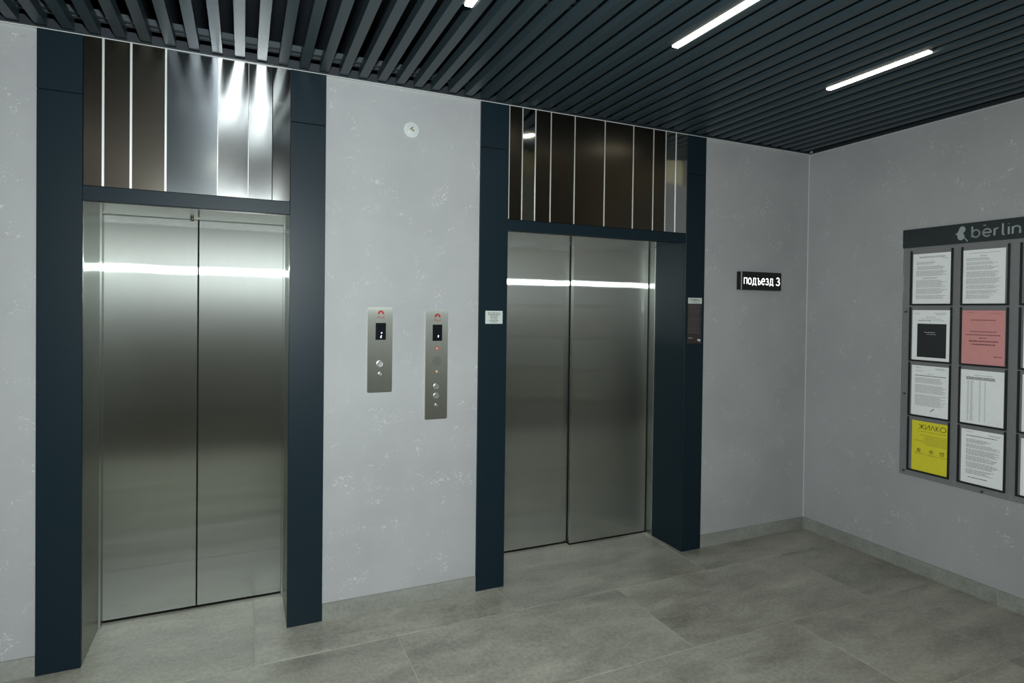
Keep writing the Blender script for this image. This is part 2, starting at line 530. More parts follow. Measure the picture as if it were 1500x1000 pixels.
# unseen glazed doors and beige wall bands, added for the metal to reflect
MB().box(XR - 0.04, XR, -2.38, -1.75, 2.20, H).build('frieze', M['beige'], rear)
MB().box(XR - 0.04, XR, YB, -3.17, 2.20, H).build('frieze', M['beige'], rear)
d1 = struct(MB().box(XR - 0.03, XR, -3.15, -3.08, 0, 2.62).box(XR - 0.03, XR, -2.47, -2.40, 0, 2.62).box(XR - 0.03, XR, -3.08, -2.47, 2.55, 2.62).box(XR - 0.03, XR, -3.08, -2.47, 0, 0.10).build('added_door_1', M['frame']))
MB().box(XR - 0.018, XR - 0.008, -3.08, -2.47, 0.10, 2.55).build('pane', M['frosted'], d1)
d2 = struct(MB().box(-2.27, -2.20, YB, YB + 0.03, 0, 2.25).box(-1.60, -1.53, YB, YB + 0.03, 0, 2.25).box(-2.20, -1.60, YB, YB + 0.03, 2.18, 2.25).box(-2.20, -1.60, YB, YB + 0.03, 0, 0.10).build('added_door_2', M['frame']))
MB().box(-2.20, -1.60, YB + 0.008, YB + 0.018, 0.10, 2.18).build('pane', M['frosted'], d2)

# ---- skirting of cut tile pieces
def skirting(name, pieces, horiz):
    root = None
    for a, b in pieces:
        mb = MB()
        if horiz:
            mb.box(a + 0.001, b - 0.001, -0.010, 0.002, 0.0, 0.082)
        else:
            mb.box(XR - 0.010, XR + 0.002, a + 0.001, b - 0.001, 0.0, 0.082)
        if root is None:
            root = struct(mb.build(name, M['skirt']))
        else:
            mb.build('skirting_tile', M['skirt'], root)
        if horiz and b < XR - 0.02 and b != PR[0] and b != PL[0]:
            MB().box(b - 0.002, b + 0.002, -0.0095, 0.002, 0.0, 0.0815).build('joint', M['grout'], root)
        elif not horiz and a > YB:
            MB().box(XR - 0.0095, XR + 0.002, a - 0.002, a + 0.002, 0.0, 0.0815).build('joint', M['grout'], root)
skirting('baseboard_back', [(PL[3], PR[0]), (PR[3], 3.12), (3.12, XR - 0.010), (-1.40, PL[0]), (-2.02, -1.40), (XL, -2.02)], True)
rp, y = [], 0.0
while y > YB:
    rp.append((max(y - 0.62, YB), y)); y -= 0.62
skirting('baseboard_right', rp, False)

# ---- ceiling: dark slab, carrier rails, U-shaped slats
ceil = struct(MB().box(XL - 0.15, XR + 0.15, YB - 0.15, 0.62, 3.02, 3.10).build('ceiling', M['plenum']))
SW, SP, SZ, SH_ = 0.0415, 0.0933, 2.708, 0.048
SY0, SY1 = -0.030, YB + 0.02
t = 0.0012
sm = MB()
sm.box(-SW / 2, SW / 2, SY1, SY0, 0, t)
sm.box(-SW / 2, -SW / 2 + t, SY1, SY0, t, SH_)
sm.box(SW / 2 - t, SW / 2, SY1, SY0, t, SH_)
slat0 = None
k = -26
while True:
    xc = -0.212 + SW / 2 + SP * k
    k += 1
    if xc < XL + 0.03:
        continue
    if xc > XR - 0.022:
        break
    if slat0 is None:
        slat0 = sm.build('slat', M['slat'], ceil)
        o = slat0
    else:
        o = slat0.copy(); COL.objects.link(o)
    o.location = (xc, 0, SZ)
y = -0.10
while y > YB:
    for dy in (0.0, 0.042):
        MB().box(XL, XR, y + dy - 0.012, y + dy + 0.012, SZ + SH_ - 0.004, SZ + SH_ + 0.022).build('carrier_rail', M['rail'], ceil)
    y -= 0.95
# perimeter angle trim and thin light bead along the wall top
tr = struct(MB().box(XL, XR, -0.030, 0.0, H + 0.002, H + 0.005).box(XL, XR, -0.003, 0.0, H + 0.005, H + 0.05).build('trim_1', M['trim']))
tr2 = struct(MB().box(XR - 0.022, XR, YB, -0.03, H + 0.002, H + 0.005).box(XR - 0.003, XR, YB, -0.03, H + 0.005, H + 0.05).build('trim_2', M['trim']))
struct(MB().box(XL, XR, -0.0165, 0.0, H - 0.0005, H + 0.002).build('trim_3', M['bead']))
struct(MB().box(XR - 0.004, XR, YB, 0.0, H - 0.001, H + 0.002).build('trim_4', M['bead']))
struct(MB().box(XR - 0.0035, XR, -0.0035, 0.0, 0.08, H - 0.001).build('trim_5', M['bead']))

# ---- linear ceiling lamps set in the gaps between slats
def lamp(xc, ya, yb, label, group=None, off=''):
    root = tag(empty('linear_ceiling_lamp' + off, (xc, (ya + yb) / 2, SZ)), label, 'lamp', group)
    L = abs(ya - yb) / 2
    MB().box(-0.0245, 0.0245, -L, L, 0.004, 0.045).build('housing', M['ledhouse'], root)
    MB().box(-0.0145, 0.0145, -L + 0.003, L - 0.003, -0.003, 0.006).build('diffuser' + off, M['led'], root)
def gap_x(k):
    return -0.212 + SP * k + SW + (SP - SW) / 2
lamp(gap_x(10), -0.93, -1.45, 'lit strip lamp in the slats in front of the call panel wall')
lamp(gap_x(20), -0.985, -1.505, 'lit strip lamp in the slats in front of the wider elevator')
lamp(gap_x(31), -0.93, -1.435, 'lit strip lamp in the slats closest to the notice board wall')
for yy in (-2.18, -3.43, -4.68):
    for kk in (-20, -10, 0, 10, 20, 31):
        lamp(gap_x(kk), yy, yy - 0.52, 'lit strip lamp in the slats of the rear half of the lobby', 'rear lobby strip lamps', '_offscreen')

# ================================================================== ELEVATOR ENTRANCES
def post(root, x0, x1, side):
    """two-piece slate cladding post with a shadow joint at 2.45 m"""
    x0, x1 = x0 + 0.0006, x1 - 0.0006
    MB().box(x0, x1, PROUD, 0.006, 0.0, 2.449).build('post', M['slate'], root, 0.0012, 1)
    MB().box(x0, x1, PROUD, 0.006, 2.4525, H + 0.0).build('post', M['slate'], root, 0.0012, 1)
    MB().box(x0 + 0.002, x1 - 0.002, PROUD + 0.004, 0.006, 2.449, 2.4525).build('joint', M['black'], root)

def strips(root, xs, mats, glints):
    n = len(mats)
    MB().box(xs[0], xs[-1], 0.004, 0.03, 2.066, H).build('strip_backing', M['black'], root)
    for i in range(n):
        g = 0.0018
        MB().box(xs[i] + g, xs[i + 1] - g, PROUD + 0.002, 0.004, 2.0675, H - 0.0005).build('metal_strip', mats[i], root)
    for i, bw in glints:
        MB().box(xs[i] - bw / 2, xs[i] + bw / 2, PROUD - 0.001, 0.002, 2.068, H - 0.001).build('edge_glint_strip', M['glint_steel'], root)  # added pale strips stand in for the flash glint on bevelled strip edges

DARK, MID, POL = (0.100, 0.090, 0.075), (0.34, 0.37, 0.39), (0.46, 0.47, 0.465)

# ---- narrow elevator
E1 = tag(empty('elevator_entrance', ((PL[0] + PL[3]) / 2, 0, 0)), 'narrow elevator with centre-parting steel doors and steel-lined recess beside the shorter call panel', 'elevator')
E1.location = (0, 0, 0)
post(E1, PL[0], PL[1], -1)
post(E1, PL[2], PL[3], 1)
MB().box(PL[1], PL[2], PROUD, 0.03, 2.004, 2.0655).build('header_bar', M['slate'], E1, 0.001, 1)
xs1 = [PL[1], -0.538, -0.436, -0.304, -0.096, 0.033, 0.138, PL[2]]
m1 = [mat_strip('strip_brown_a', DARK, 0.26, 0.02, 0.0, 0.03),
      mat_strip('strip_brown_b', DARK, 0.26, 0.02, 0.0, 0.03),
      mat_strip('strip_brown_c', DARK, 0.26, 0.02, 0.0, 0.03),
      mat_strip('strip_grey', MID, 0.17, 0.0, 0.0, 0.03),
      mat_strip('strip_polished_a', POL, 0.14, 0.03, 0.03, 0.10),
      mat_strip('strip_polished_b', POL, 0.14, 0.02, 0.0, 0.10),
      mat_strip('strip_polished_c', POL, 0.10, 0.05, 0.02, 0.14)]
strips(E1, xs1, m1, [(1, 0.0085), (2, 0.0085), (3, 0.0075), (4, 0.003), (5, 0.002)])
# lining of the recess
YD = 0.374
MB().box(PL[1] - 0.018, PL[1], 0.006, YD + 0.03, 0.0, 2.004).build('jamb', M['jamb'], E1)
MB().box(PL[2], PL[2] + 0.018, 0.006, YD + 0.03, 0.0, 2.004).build('jamb', M['jamb'], E1)
MB().box(PL[1], PL[1] + 0.008, YD - 0.05, YD + 0.02, 0.0, 2.004).build('jamb_return', M['jamb'], E1)
MB().box(PL[2] - 0.008, PL[2], YD - 0.05, YD + 0.02, 0.0, 2.004).build('jamb_return', M['jamb'], E1)
so = MB().box(PL[1], PL[2], 0.03, YD + 0.02, 2.0035, 2.022).build('soffit', M['soffit'], E1)
MB().box(PL[1], PL[2], YD - 0.028, YD - 0.018, 1.9975, 2.0035).build('soffit_lip', M['jamb'], E1)
bl = MB().disc(0, 0, [(0.004, 0), (0.009, 0.003), (0.009, 0.010), (0.005, 0.014)], 12).build('bolt', M['screw'], E1)
bl.location = (-0.222, YD - 0.04, 1.99)
mid1 = -0.196
MB().box(PL[1] + 0.002, mid1 - 0.0025, YD, YD + 0.035, 0.012, 2.02).build('door_panel', M['door'], E1, 0.0015, 1)
MB().box(mid1 + 0.0035, PL[2] - 0.002, YD, YD + 0.035, 0.012, 2.02).build('door_panel', M['door'], E1, 0.0015, 1)
MB().box(mid1 - 0.0025, mid1 + 0.0035, YD + 0.008, YD + 0.03, 0.012, 2.0).build('door_seal', M['black'], E1)
MB().box(PL[1], PL[2], YD + 0.004, YD + 0.06, 0.0, 0.012).build('sill_gap', M['black'], E1)

# ---- wide elevator
E2 = tag(empty('elevator_entrance', (0, 0, 0)), 'wide elevator with overlapping steel doors and bronze strips between posts bearing placard and sticker', 'elevator')
post(E2, PR[0], PR[1], -1)
post(E2, PR[2], PR[3], 1)
MB().box(PR[1], PR[2], PROUD, 0.03, 2.004, 2.0655).build('header_bar', M['slate'], E2, 0.001, 1)
xs2 = [1.368, 1.449, 1.531, 1.630, 1.788, 1.996, 2.203, 2.355, 2.450, 2.531, PR[2]]
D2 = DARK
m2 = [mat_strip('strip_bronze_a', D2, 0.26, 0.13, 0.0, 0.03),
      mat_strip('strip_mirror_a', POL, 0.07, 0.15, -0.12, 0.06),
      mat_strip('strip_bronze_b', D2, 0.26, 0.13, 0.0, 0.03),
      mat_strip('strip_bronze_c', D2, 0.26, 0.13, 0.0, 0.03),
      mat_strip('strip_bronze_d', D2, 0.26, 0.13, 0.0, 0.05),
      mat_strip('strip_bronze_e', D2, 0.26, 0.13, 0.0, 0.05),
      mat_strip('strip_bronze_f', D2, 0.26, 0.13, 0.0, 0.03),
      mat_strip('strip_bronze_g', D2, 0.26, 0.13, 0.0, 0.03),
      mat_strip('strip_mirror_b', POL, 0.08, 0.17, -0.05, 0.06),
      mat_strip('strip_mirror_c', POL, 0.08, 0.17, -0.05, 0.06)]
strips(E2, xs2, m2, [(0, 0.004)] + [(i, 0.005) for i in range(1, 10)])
YL, YR_ = 0.402, 0.362
MB().box(PR[1] - 0.018, PR[1], 0.006, YL + 0.03, 0.0, 2.004).build('jamb', M['slate'], E2)
MB().box(PR[2], PR[2] + 0.018, 0.006, 0.297, 0.0, 2.004).build('jamb', M['slate'], E2)
MB().box(PR[2] - 0.001, PR[2] + 0.018, 0.298, YL + 0.03, 0.0, 2.004).build('steel_jamb', M['jamb'], E2)
MB().box(PR[2] - 0.003, PR[2], 0.294, 0.2985, 0.0, 2.0).build('jamb_edge', M['edge'], E2)
MB().box(PR[1], PR[2], 0.03, YL + 0.02, 2.0035, 2.022).build('soffit', M['soffit'], E2)
mid2 = 2.004
MB().box(PR[1] + 0.002, mid2 + 0.03, YL, YL + 0.03, 0.012, 2.02).build('door_panel', M['door'], E2, 0.0015, 1)
MB().box(mid2, PR[2] - 0.010, YR_, YR_ + 0.03, 0.010, 2.02).build('door_panel', M['door'], E2, 0.004, 2)
MB().box(mid2 - 0.004, mid2 + 0.006, YR_ + 0.03, YL, 0.010, 2.0).build('door_seal', M['black'], E2)
MB().box(PR[2] - 0.010, PR[2] - 0.001, YR_ + 0.004, YR_ + 0.03, 0.0, 2.0).build('door_seal', M['black'], E2)
MB().box(PR[1], mid2, YL + 0.004, YL + 0.05, 0.0, 0.012).build('sill_gap', M['black'], E2)
MB().box(mid2, PR[2], YR_ + 0.004, YL + 0.05, 0.0, 0.010).build('sill_gap', M['black'], E2)

# ================================================================== CALL PANELS
def rrect(w_, h_, r, seg=5):
    pts = []
    for cx, cy, a0 in ((w_ / 2 - r, h_ / 2 - r, 0), (-w_ / 2 + r, h_ / 2 - r, 90), (-w_ / 2 + r, -h_ / 2 + r, 180), (w_ / 2 - r, -h_ / 2 + r, 270)):
        for i in range(seg + 1):
            a = math.radians(a0 + 90 * i / seg)
            pts.append((cx + r * math.cos(a), cy + r * math.sin(a)))
    return pts

def arch(cx, cy, ro, ri):
    """round arch emblem with a peaked hollow underneath"""
    pts = [(cx + ro * math.cos(math.radians(a)), cy + ro * math.sin(math.radians(a))) for a in range(-18, 199, 12)]
    pts += [(cx - ri, cy - ro * 0.22), (cx - ri * 0.45, cy + ri * 0.55), (cx, cy + ri * 0.85), (cx + ri * 0.45, cy + ri * 0.55), (cx + ri, cy - ro * 0.22)]
    return pts

def call_panel(x0, x1, z0, z1, label, kind):
    W, Hh = x1 - x0, z1 - z0
    root = tag(empty('elevator_call_panel', ((x0 + x1) / 2, 0, (z0 + z1) / 2), 'back'), label, 'control panel')
    T = 0.010
    MB().prism(rrect(W, Hh, 0.008), -0.001, T).build('face_plate', M['plate'], root)
    top = Hh / 2
    dtop = 0.0 if kind == 'small' else 0.006
    def fz(px):      # pixels measured down the picture of the panel
        return top - px
    em = MB().prism(arch(0.003, fz(0.0315), 0.0160, 0.0085), T, T + 0.0008).build('emblem', M['red'], root)
    text('emblem_text', 'FUJI', 0.003, fz(0.0560), T, 0.0100, M['red'], root, 0.20, width=0.034)
    sc_ = MB().box(-0.0265 + 0.003, 0.0265 + 0.003, fz(0.167 - dtop), fz(0.080 - dtop), T - 0.002, T + 0.0012).build('display', M['screen'], root, 0.0006, 1)
    dx = 0.004
    if kind == 'small':
        MB().box(dx, dx + 0.006, fz(0.134), fz(0.128), T + 0.0012, T + 0.0016).build('display_glyph', M['glyph'], sc_)
        MB().prism([(dx - 0.004, fz(0.157)), (dx + 0.002, fz(0.157)), (dx + 0.004, fz(0.143)), (dx, fz(0.143))], T + 0.0012, T + 0.0016).build('display_glyph', M['glyph'], sc_)
    else:
        MB().prism([(dx, fz(0.142)), (dx + 0.006, fz(0.142)), (dx + 0.007, fz(0.131)), (dx + 0.002, fz(0.131))], T + 0.0012, T + 0.0016).build('display_glyph', M['glyph'], sc_)
    def button(cx, cy, r, cap, name='button'):
        b = MB().disc(cx, cy, [(r + 0.003, T - 0.001), (r + 0.003, T + 0.0022), (r, T + 0.003)], 28).build(name, M['ring'], root)
        MB().disc(cx, cy, [(r, T), (r, T + 0.0055), (r * 0.9, T + 0.0065), (r * 0.3, T + 0.0062)], 28).build('cap', cap, b, smooth=False)
        return b
    if kind == 'small':
        button(0.001, fz(0.291), 0.0165, M['button'])
        kl = button(0.0015, fz(0.342), 0.0075, M['button'], 'key_lock')
        MB().box(0.0005, 0.0025, fz(0.347), fz(0.337), T + 0.0062, T + 0.0072).build('keyway', M['dot'], kl)
    else:
        ic = MB().prism(rrect(0.021, 0.019, 0.003), T, T + 0.0008).build('fire_icon', M['red'], root)
        ic.location = (0.002, fz(0.201), 0)
        p_ = MB().prism(rrect(0.013, 0.011, 0.002), T + 0.0008, T + 0.0012).build('icon_field', M['white'], ic)
        MB().box(-0.004, -0.0015, -0.0045, 0.0045, T + 0.0012, T + 0.0016).box(0.0015, 0.004, -0.0045, 0.0045, T + 0.0012, T + 0.0016).box(-0.0015, 0.0015, -0.001, 0.001, T + 0.0012, T + 0.0016).build('icon_mark', M['red'], ic)
        hm = MB()
        for rr, n in ((0.0225, 22), (0.0165, 16), (0.0105, 10), (0.005, 5)):
            for i in range(n):
                a = 2 * math.pi * i / n
                hm.disc(0.0015 + rr * math.cos(a), fz(0.268) + rr * math.sin(a), [(0.0021, T - 0.001), (0.0021, T + 0.0005)], 6)
        hm.build('speaker_holes', M['dot'], root)['kind'] = 'stuff'
        MB().disc(0.0015, fz(0.325), [(0.0065, T - 0.001), (0.0065, T + 0.0015), (0.004, T + 0.003)], 16).build('indicator_lamp', M['orange'], root)
        for pz in (0.405, 0.455):
            button(0.001, fz(pz), 0.0150, M['button'])
        button(0.002, fz(0.505), 0.0070, M['button'])
    return root

call_panel(0.595, 0.722, 1.127, 1.563, 'shorter brushed steel call panel with a single round button', 'small')
call_panel(0.899, 1.022, 0.970, 1.549, 'longer brushed steel call panel with speaker holes and two buttons', 'tall')

# ---- round white rose high on the wall between the elevators
rs = tag(empty('detector_base', (0.812, 0, 2.491), 'back'), 'round white detector base with brass contacts high on the wall between the elevators', 'detector')
MB().disc(0, 0, [(0.043, -0.001), (0.043, 0.008), (0.040, 0.011), (0.030, 0.012)], 48).build('base_plate', M['white'], rs)
MB().disc(0, 0, [(0.026, 0.010), (0.026, 0.0145), (0.020, 0.016)], 40).build('inner_ring', M['white'], rs)
for i, (ax, ay) in enumerate(((0.0015, 0.009), (-0.006, 0.002), (0.007, -0.004), (0.0, -0.001))):
    MB().box(ax - 0.004, ax + 0.004, ay - 0.003, ay + 0.003, 0.014, 0.021).build('contact', M['brass'] if i % 2 else M['ring'], rs, 0.0006, 1)

# ---- word-like broken bars for print too fine to read
def lines(mb, x0, x1, yy, h, z, rnd, ragged=0.0, words=True):
    xe = x1 - rnd.random() * ragged * (x1 - x0)
    x = x0
    while x < xe - 0.002:
        wv = min(rnd.uniform(0.006, 0.020), xe - x)
        mb.quad(x, x + wv, yy, yy + h, z)
        x += wv + (0.0022 if words else 0.0)
    return mb

# ---- grey placard on the post of the wide elevator
pk = tag(empty('placard', (1.2865, PROUD, 1.516), 'back'), 'small light grey placard on the slate post beside the longer call panel', 'placard')
MB().box(-0.0515, 0.0515, -0.036, 0.036, -0.0005, 0.0025).build('plate', M['placard'], pk, 0.0006, 1)
rnd = random.Random(3)
mb = MB()
for i, half in enumerate((0.038, 0.038, 0.026, 0.024, 0.020, 0.029, 0.020)):
    lines(mb, -half, half, 0.0225 - i * 0.0083, 0.0036, 0.0029, rnd)
mb.build('printed_text', M['ink'], pk)['kind'] = 'stuff'

# ---- brown rules sticker on the right post
st = tag(empty('rules_sticker', (2.700, PROUD, 1.5035), 'back'), 'tall dark brown sticker with white heading on a slate post of the wide elevator', 'sticker')
MB().box(-0.058, 0.058, -0.1485, 0.112, -0.0005, 0.0012).build('body', M['brownprint'], st)
hd = MB().box(-0.055, 0.058, 0.110, 0.148, -0.0005, 0.0016).build('heading_field', M['placard'], st)
text('heading_text', 'ПРАВИЛА', 0.0015, 0.128, 0.0016, 0.011, M['ink'], st, 0.20, width=0.078)
rnd = random.Random(5)
mb = MB(); lines(mb, -0.02, 0.024, 0.120, 0.003, 0.002, rnd); lines(mb, -0.035, 0.04, 0.1145, 0.003, 0.002, rnd)
mb.build('heading_subtext', M['inklight'], st)['kind'] = 'stuff'
mb = MB()
yy = 0.100
for para in (4, 5, 2, 5, 2, 2, 3, 3):
    for i in range(para):
        lines(mb, -0.052, 0.048, yy, 0.0034, 0.0016, rnd, 0.12)
        yy -= 0.0062
    yy -= 0.004
    if yy < -0.095:
        break
mb.build('printed_text', M['browntext'], st)['kind'] = 'stuff'
mb = MB(); lines(mb, -0.05, -0.015, -0.116, 0.006, 0.0016, rnd)
mb.build('contact_line', M['inklight'], st)['kind'] = 'stuff'
mb = MB(); lines(mb, -0.046, 0.002, -0.136, 0.009, 0.0016, rnd)
mb.build('red_line', plain('dull_red_print', (0.055, 0.010, 0.008), 0.5), st)['kind'] = 'stuff'
MB().prism([(0.024, -0.122), (0.050, -0.122), (0.050, -0.138), (0.043, -0.134), (0.038, -0.138), (0.034, -0.132), (0.024, -0.128)], 0.0012, 0.0018).build('corner_mark', M['placard'], st)

# ---- lit entrance sign
sg = tag(empty('entrance_sign', (3.254, 0, 1.7765), 'back'), 'black box sign with glowing white lettering and number 3', 'sign')
MB().box(-0.1825, 0.1825, -0.061, 0.061, -0.001, 0.043).build('case', M['signblack'], sg, 0.001, 1)
MB().box(-0.1815, 0.1815, -0.060, 0.060, 0.042, 0.0455).build('front', M['signblack'], sg)
MB().box(-0.1835, -0.1805, -0.060, 0.060, 0.039, 0.0462).build('edge_strip', M['edge'], sg)
text('lettering', 'подъезд', -0.0290, -0.024, 0.0455, 0.041, M['signtext'], sg, 0.16, width=0.270, gap=0.36)
text('lettering', '3', 0.1490, -0.026, 0.0455, 0.038, M['signtext'], sg, 0.19, width=0.038)

# ================================================================== NOTICE BOARD on the right wall
BY0, BY1, BZ0, BZ1 = -0.700, -1.608, 0.580, 2.078
BW = BY0 - BY1
nb = tag(empty('notice_board', (XR, BY0, 0), 'right'), 'clear acrylic notice board with dark header and rows of black-edged document pockets', 'notice board')
AC = 0.012
MB().box(0, BW, BZ0, 1.975, 0.006, AC).build('acrylic_panel', M['acrylic'], nb)
MB().box(-0.002, BW + 0.002, 1.967, BZ1, 0.002, AC + 0.006).build('header_plate', M['boardhead'], nb, 0.0008, 1)
HZ = AC + 0.006
# three-lobed leaf emblem, then the name
lf = []
def arc(cx, cy, r, a0, a1, n=10):
    return [(cx + r * math.cos(math.radians(a0 + (a1 - a0) * i / n)), cy + r * math.sin(math.radians(a0 + (a1 - a0) * i / n))) for i in range(n + 1)]
def earc(cx, cy, rx, ry, a0, a1, n=12):
    return [(cx + rx * math.cos(math.radians(a0 + (a1 - a0) * i / n)), cy + ry * math.sin(math.radians(a0 + (a1 - a0) * i / n))) for i in range(n + 1)]
lf = [(0.338, 2.0245)] + earc(0.3325, 2.0435, 0.0165, 0.0185, -60, 165) + [(0.309, 2.028), (0.294, 2.021), (0.307, 2.016)] + earc(0.3265, 2.004, 0.0185, 0.0195, 190, 415)
MB().prism(lf, HZ, HZ + 0.001).build('leaf_emblem', M['boardtext'], nb)
MB().prism([(0.340, 1.997), (0.344, 2.000), (0.357, 1.985), (0.362, 1.974), (0.357, 1.972), (0.352, 1.983)], HZ, HZ + 0.001).build('leaf_stem', M['boardtext'], nb)
text('board_name', 'berlin', 0.378, 1.994, HZ, 0.040, M['boardtext'], nb, 0.22, 'LEFT', width=0.237, gap=0.36)
MB().box(0.438, 0.452, 2.052, 2.0565, HZ, HZ + 0.001).build('accent_mark', M['boardtext'], nb)
# pockets: columns / rows measured along the board (u) and up the wall (v)
cols = [(0.046, 0.287), (0.329, 0.566), (0.612, 0.853)]
rowsz = [(1.616, 1.945), (1.279, 1.606), (0.947, 1.272), (0.614, 0.940)]
for ci, (u0, u1) in enumerate(cols):
    for ri, (v0, v1) in enumerate(rowsz):
        c = 0.0095
        pm = MB()
        pm.box(u0, u0 + c, v0, v1, AC, AC + 0.007)
        pm.box(u1 - c, u1, v0, v1, AC, AC + 0.007)
        pm.box(u0 + c, u1 - c, v0, v0 + c, AC, AC + 0.007)
        pm.build('pocket_channel', M['channel'], nb)
for u, v in ((0.020, 1.578), (0.022, 1.075), (0.026, 0.603), (0.455, 0.590), (0.885, 1.578), (0.885, 1.075), (0.020, 2.052), (0.885, 2.052)):
    zc = HZ if v > 2 else AC
    o = MB().disc(u, v, [(0.006, zc - 0.004), (0.006, zc + 0.004), (0.004, zc + 0.007)], 14).build('standoff_screw', M['screw'], nb)
for u, v in ((0.020, 1.578), (0.022, 1.075), (0.026, 0.603), (0.455, 0.590), (0.885, 1.578), (0.885, 1.075)):
    MB().disc(u, v, [(0.005, 0.0005), (0.005, AC - 0.004)], 10).build('standoff_post', M['screw'], nb)

PZ = AC + 0.0012
def sheet(uc, v0, label, mat, dw=0.212, dh=0.299):
    root = tag(empty('paper_sheet', (XR, BY0 - uc, v0), 'right'), label, 'paper')
    MB().box(-dw / 2, dw / 2, 0, dh, PZ - 0.0006, PZ).build('sheet', mat, root)
    return root
TZ = PZ + 0.0005
def doc(root, spec, mat, seed, h=0.0030, pitch=0.0056, x0=-0.088, x1=0.092):
    """spec: list of (start v from top, number of lines, left, right, raggedness)"""
    rnd = random.Random(seed)
    mb = MB()
    for top, n, a, b_, rg in spec:
        for i in range(n):
            lines(mb, a, b_, 0.299 - top - i * pitch, h, TZ, rnd, rg)
    o = mb.build('printed_text', mat, root)
    o['kind'] = 'stuff'
    return o

c0, c1, c2 = [(a + b_) / 2 for a, b_ in cols]
v_ = [r[0] + 0.0095 for r in rowsz]
s = sheet(c0, v_[0], 'white printed sheet in the pocket directly above the black poster', M['paper'])
doc(s, [(0.020, 2, -0.070, 0.080, 0.05)], M['inklight'], 11)
doc(s, [(0.035, 1, 0.06, 0.094, 0), (0.052, 3, -0.086, 0.03, 0.5), (0.078, 4, -0.080, 0.090, 0.25), (0.106, 6, -0.086, 0.092, 0.2), (0.146, 2, -0.05, 0.05, 0.2), (0.162, 8, -0.086, 0.092, 0.25), (0.212, 6, -0.086, 0.092, 0.25), (0.252, 4, -0.086, 0.092, 0.15)], M['inkfaint'], 12)
s = sheet(c1 - 0.008, v_[0], 'white sheet of short numbered paragraphs in the pocket above the pink notice', M['paper'])
doc(s, [(0.020, 1, -0.07, 0.08, 0)], M['inkfaint'], 13)
doc(s, [(0.037, 1, -0.016, 0.02, 0)], M['inklight'], 14)
doc(s, [(0.048, 3, -0.084, 0.07, 0.3), (0.072, 3, -0.084, 0.07, 0.3), (0.094, 4, -0.084, 0.08, 0.3), (0.124, 6, -0.084, 0.085, 0.2), (0.162, 6, -0.084, 0.088, 0.2), (0.200, 4, -0.084, 0.085, 0.2), (0.228, 4, -0.084, 0.088, 0.3), (0.254, 4, -0.084, 0.07, 0.3)], M['inkfaint'], 15)
s = sheet(c0 + 0.002, v_[1], 'white sheet with a large black square poster beside the pink notice', M['paper'])
doc(s, [(0.022, 1, -0.090, -0.06, 0), (0.020, 1, 0.02, 0.09, 0), (0.027, 1, 0.03, 0.085, 0), (0.044, 1, -0.025, 0.03, 0), (0.054, 1, -0.055, 0.06, 0)], M['inkfaint'], 16)
doc(s, [(0.064, 1, -0.07, 0.005, 0)], M['ink'], 17)
doc(s, [(0.064, 1, 0.01, 0.075, 0), (0.073, 1, -0.005, 0.005, 0)], M['inkfaint'], 18)
MB().box(-0.076, 0.088, 0.018, 0.218, PZ, PZ + 0.0004).build('black_square', M['posterblack'], s)
mb = MB(); lines(mb, -0.035, 0.025, 0.165, 0.0035, TZ + 0.0003, random.Random(19)); lines(mb, -0.02, 0.03, 0.154, 0.0025, TZ + 0.0003, random.Random(20))
mb.build('pale_print', M['inkfaint'], s)['kind'] = 'stuff'
s = sheet(c1 - 0.004, v_[1], 'pink notice sheet with centred dark lines', M['pink'])
doc(s, [(0.014, 1, -0.08, -0.045, 0), (0.018, 1, 0.02, 0.09, 0)], plain('pink_sheet_faint', (0.45, 0.17, 0.17), 0.6), 21)
doc(s, [(0.056, 1, -0.060, 0.065, 0), (0.120, 1, -0.062, 0.066, 0), (0.138, 1, -0.085, 0.088, 0), (0.155, 1, -0.017, 0.020, 0), (0.255, 1, 0.055, 0.094, 0)], M['pinkink'], 22, 0.0046)
doc(s, [(0.174, 1, -0.068, 0.076, 0), (0.192, 1, -0.055, 0.062, 0)], M['pinkink'], 23, 0.0068)
s = sheet(c0 + 0.004, v_[2], 'white letter with a signature in the pocket above the yellow flyer', M['paper'])
doc(s, [(0.014, 1, -0.082, -0.05, 0), (0.014, 2, 0.03, 0.092, 0.2), (0.034, 1, -0.082, -0.04, 0), (0.050, 1, -0.015, 0.02, 0)], M['inkfaint'], 24)
doc(s, [(0.062, 1, -0.084, 0.088, 0)], M['ink'], 25, 0.0042)
doc(s, [(0.076, 6, -0.084, 0.092, 0.2), (0.118, 9, -0.084, 0.092, 0.15), (0.178, 12, -0.084, 0.092, 0.2)], M['inkfaint'], 26)
MB().prism([(0.002, 0.028), (0.006, 0.028), (0.024, 0.042), (0.028, 0.050), (0.020, 0.046), (0.012, 0.038)], PZ, TZ).build('signature', M['ink'], s)
s = sheet(c1 - 0.003, v_[2], 'white table sheet with faint vertical columns below the pink notice', M['paper'])
doc(s, [(0.030, 1, -0.038, 0.052, 0)], M['inkfaint'], 27)
doc(s, [(0.042, 3, -0.078, 0.066, 0.05)], M['ink'], 28, 0.0038)
doc(s, [(0.063, 40, -0.072, -0.062, 0.2), (0.063, 40, -0.056, -0.040, 0.3), (0.063, 40, -0.012, -0.004, 0.2), (0.063, 40, 0.014, 0.020, 0.1)], M['inkfaint'], 29, 0.0028)
s = sheet(c0 + 0.009, v_[3], 'bright yellow flyer with black heading in the bottom row of pockets', M['yellow'], 0.205)
text('heading', 'ЖИЛКО', 0.014, 0.252, PZ, 0.029, M['yink'], s, 0.11, width=0.155, gap=0.22)
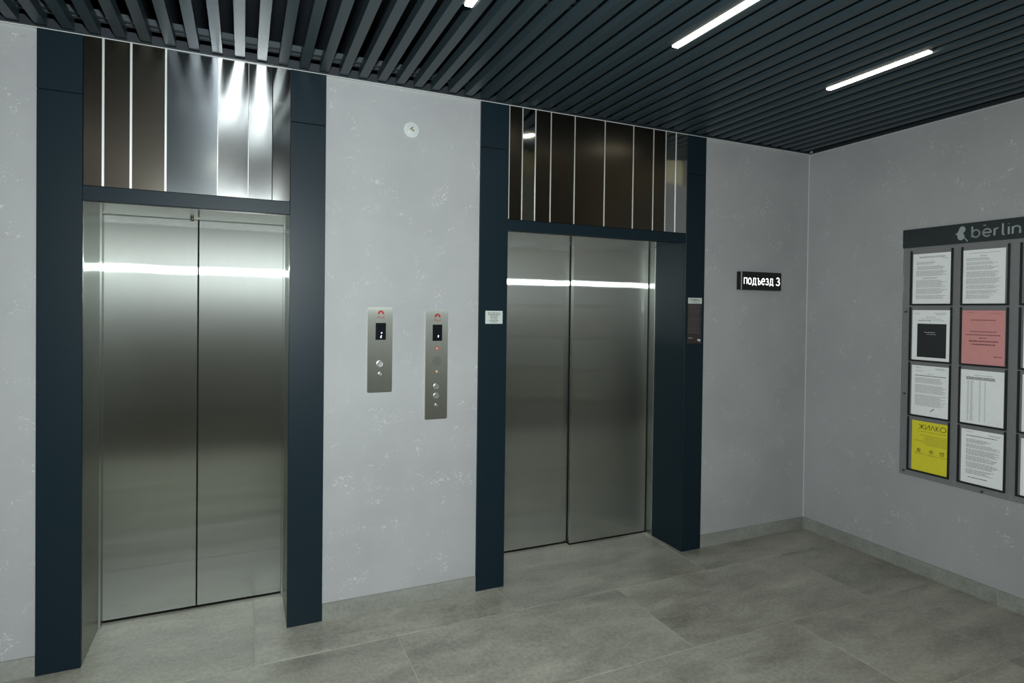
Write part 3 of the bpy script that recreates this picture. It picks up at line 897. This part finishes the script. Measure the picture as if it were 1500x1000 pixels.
doc(s, [(0.062, 1, -0.07, 0.092, 0), (0.084, 1, -0.055, 0.094, 0), (0.093, 1, -0.02, 0.094, 0), (0.102, 1, -0.035, 0.094, 0), (0.111, 1, -0.03, 0.094, 0), (0.120, 1, -0.085, 0.094, 0), (0.129, 1, -0.045, 0.094, 0), (0.138, 1, -0.02, 0.094, 0), (0.190, 1, -0.080, -0.035, 0), (0.198, 1, -0.085, -0.02, 0), (0.192, 1, -0.005, 0.025, 0), (0.200, 1, -0.015, 0.045, 0), (0.189, 1, 0.06, 0.08, 0), (0.199, 1, 0.05, 0.097, 0)], M['yinkfaint'], 30, 0.0030)
def ring(mb, cx, cy, ro, ri, seg=20):
    for i in range(seg):
        a, b_ = 2 * math.pi * i / seg, 2 * math.pi * (i + 1) / seg
        n = len(mb.v)
        mb.v += [(cx + ri * math.cos(a), cy + ri * math.sin(a), TZ), (cx + ro * math.cos(a), cy + ro * math.sin(a), TZ), (cx + ro * math.cos(b_), cy + ro * math.sin(b_), TZ), (cx + ri * math.cos(b_), cy + ri * math.sin(b_), TZ)]
        mb.f.append((n, n + 1, n + 2, n + 3))
    return mb
yy = 0.125
mb = ring(MB(), -0.060, yy, 0.0105, 0.0075); mb.quad(-0.065, -0.060, yy - 0.003, yy + 0.004, TZ); mb.quad(-0.060, -0.055, yy - 0.005, yy - 0.001, TZ)
mb.build('handset_icon', M['yink'], s)
mb = ring(MB(), 0.010, yy, 0.0105, 0.0075); mb.v += [(0.005, yy, TZ), (0.015, yy + 0.006, TZ), (0.012, yy - 0.005, TZ)]; n = len(mb.v); mb.f.append((n - 3, n - 1, n - 2))
mb.build('message_icon', M['yink'], s)
mb = MB(); mb.quad(0.059, 0.083, yy - 0.009, yy - 0.0065, TZ); mb.quad(0.059, 0.083, yy + 0.0065, yy + 0.009, TZ); mb.quad(0.059, 0.0615, yy - 0.0065, yy + 0.0065, TZ); mb.quad(0.0805, 0.083, yy - 0.0065, yy + 0.0065, TZ)
n = len(mb.v); mb.v += [(0.0605, yy + 0.0065, TZ), (0.071, yy - 0.003, TZ), (0.0815, yy + 0.0065, TZ), (0.0785, yy + 0.0065, TZ), (0.071, yy + 0.0005, TZ), (0.0635, yy + 0.0065, TZ)]
mb.f += [(n, n + 1, n + 4, n + 5), (n + 1, n + 2, n + 3, n + 4)]
mb.build('envelope_icon', M['yink'], s)
s = sheet(c1 + 0.006, v_[3], 'white sheet with bold title and dense paragraphs beside the yellow flyer', M['paper'])
doc(s, [(0.014, 1, -0.082, -0.05, 0), (0.018, 2, 0.03, 0.09, 0.2)], M['inkfaint'], 31)
doc(s, [(0.036, 1, -0.080, 0.068, 0), (0.268, 1, -0.070, 0.026, 0)], M['ink'], 32, 0.0040)
doc(s, [(0.056, 4, -0.080, 0.045, 0.3), (0.084, 4, -0.080, 0.085, 0.25), (0.112, 6, -0.080, 0.085, 0.2), (0.150, 5, -0.080, 0.080, 0.3), (0.184, 6, -0.080, 0.085, 0.25), (0.224, 5, -0.080, 0.06, 0.3)], M['inklight'], 33, 0.0026)
for ri, nm in enumerate(('top', 'second', 'third', 'bottom')):
    s = sheet(c2 + 0.006, v_[ri], 'white printed sheet in the %s pocket of the column farthest from the elevators' % nm, M['paper'])
    doc(s, [(0.020, 2, -0.07, 0.07, 0.1), (0.045, 8, -0.084, 0.088, 0.2), (0.105, 10, -0.084, 0.088, 0.2), (0.175, 12, -0.084, 0.088, 0.2)], M['inkfaint'], 40 + ri)
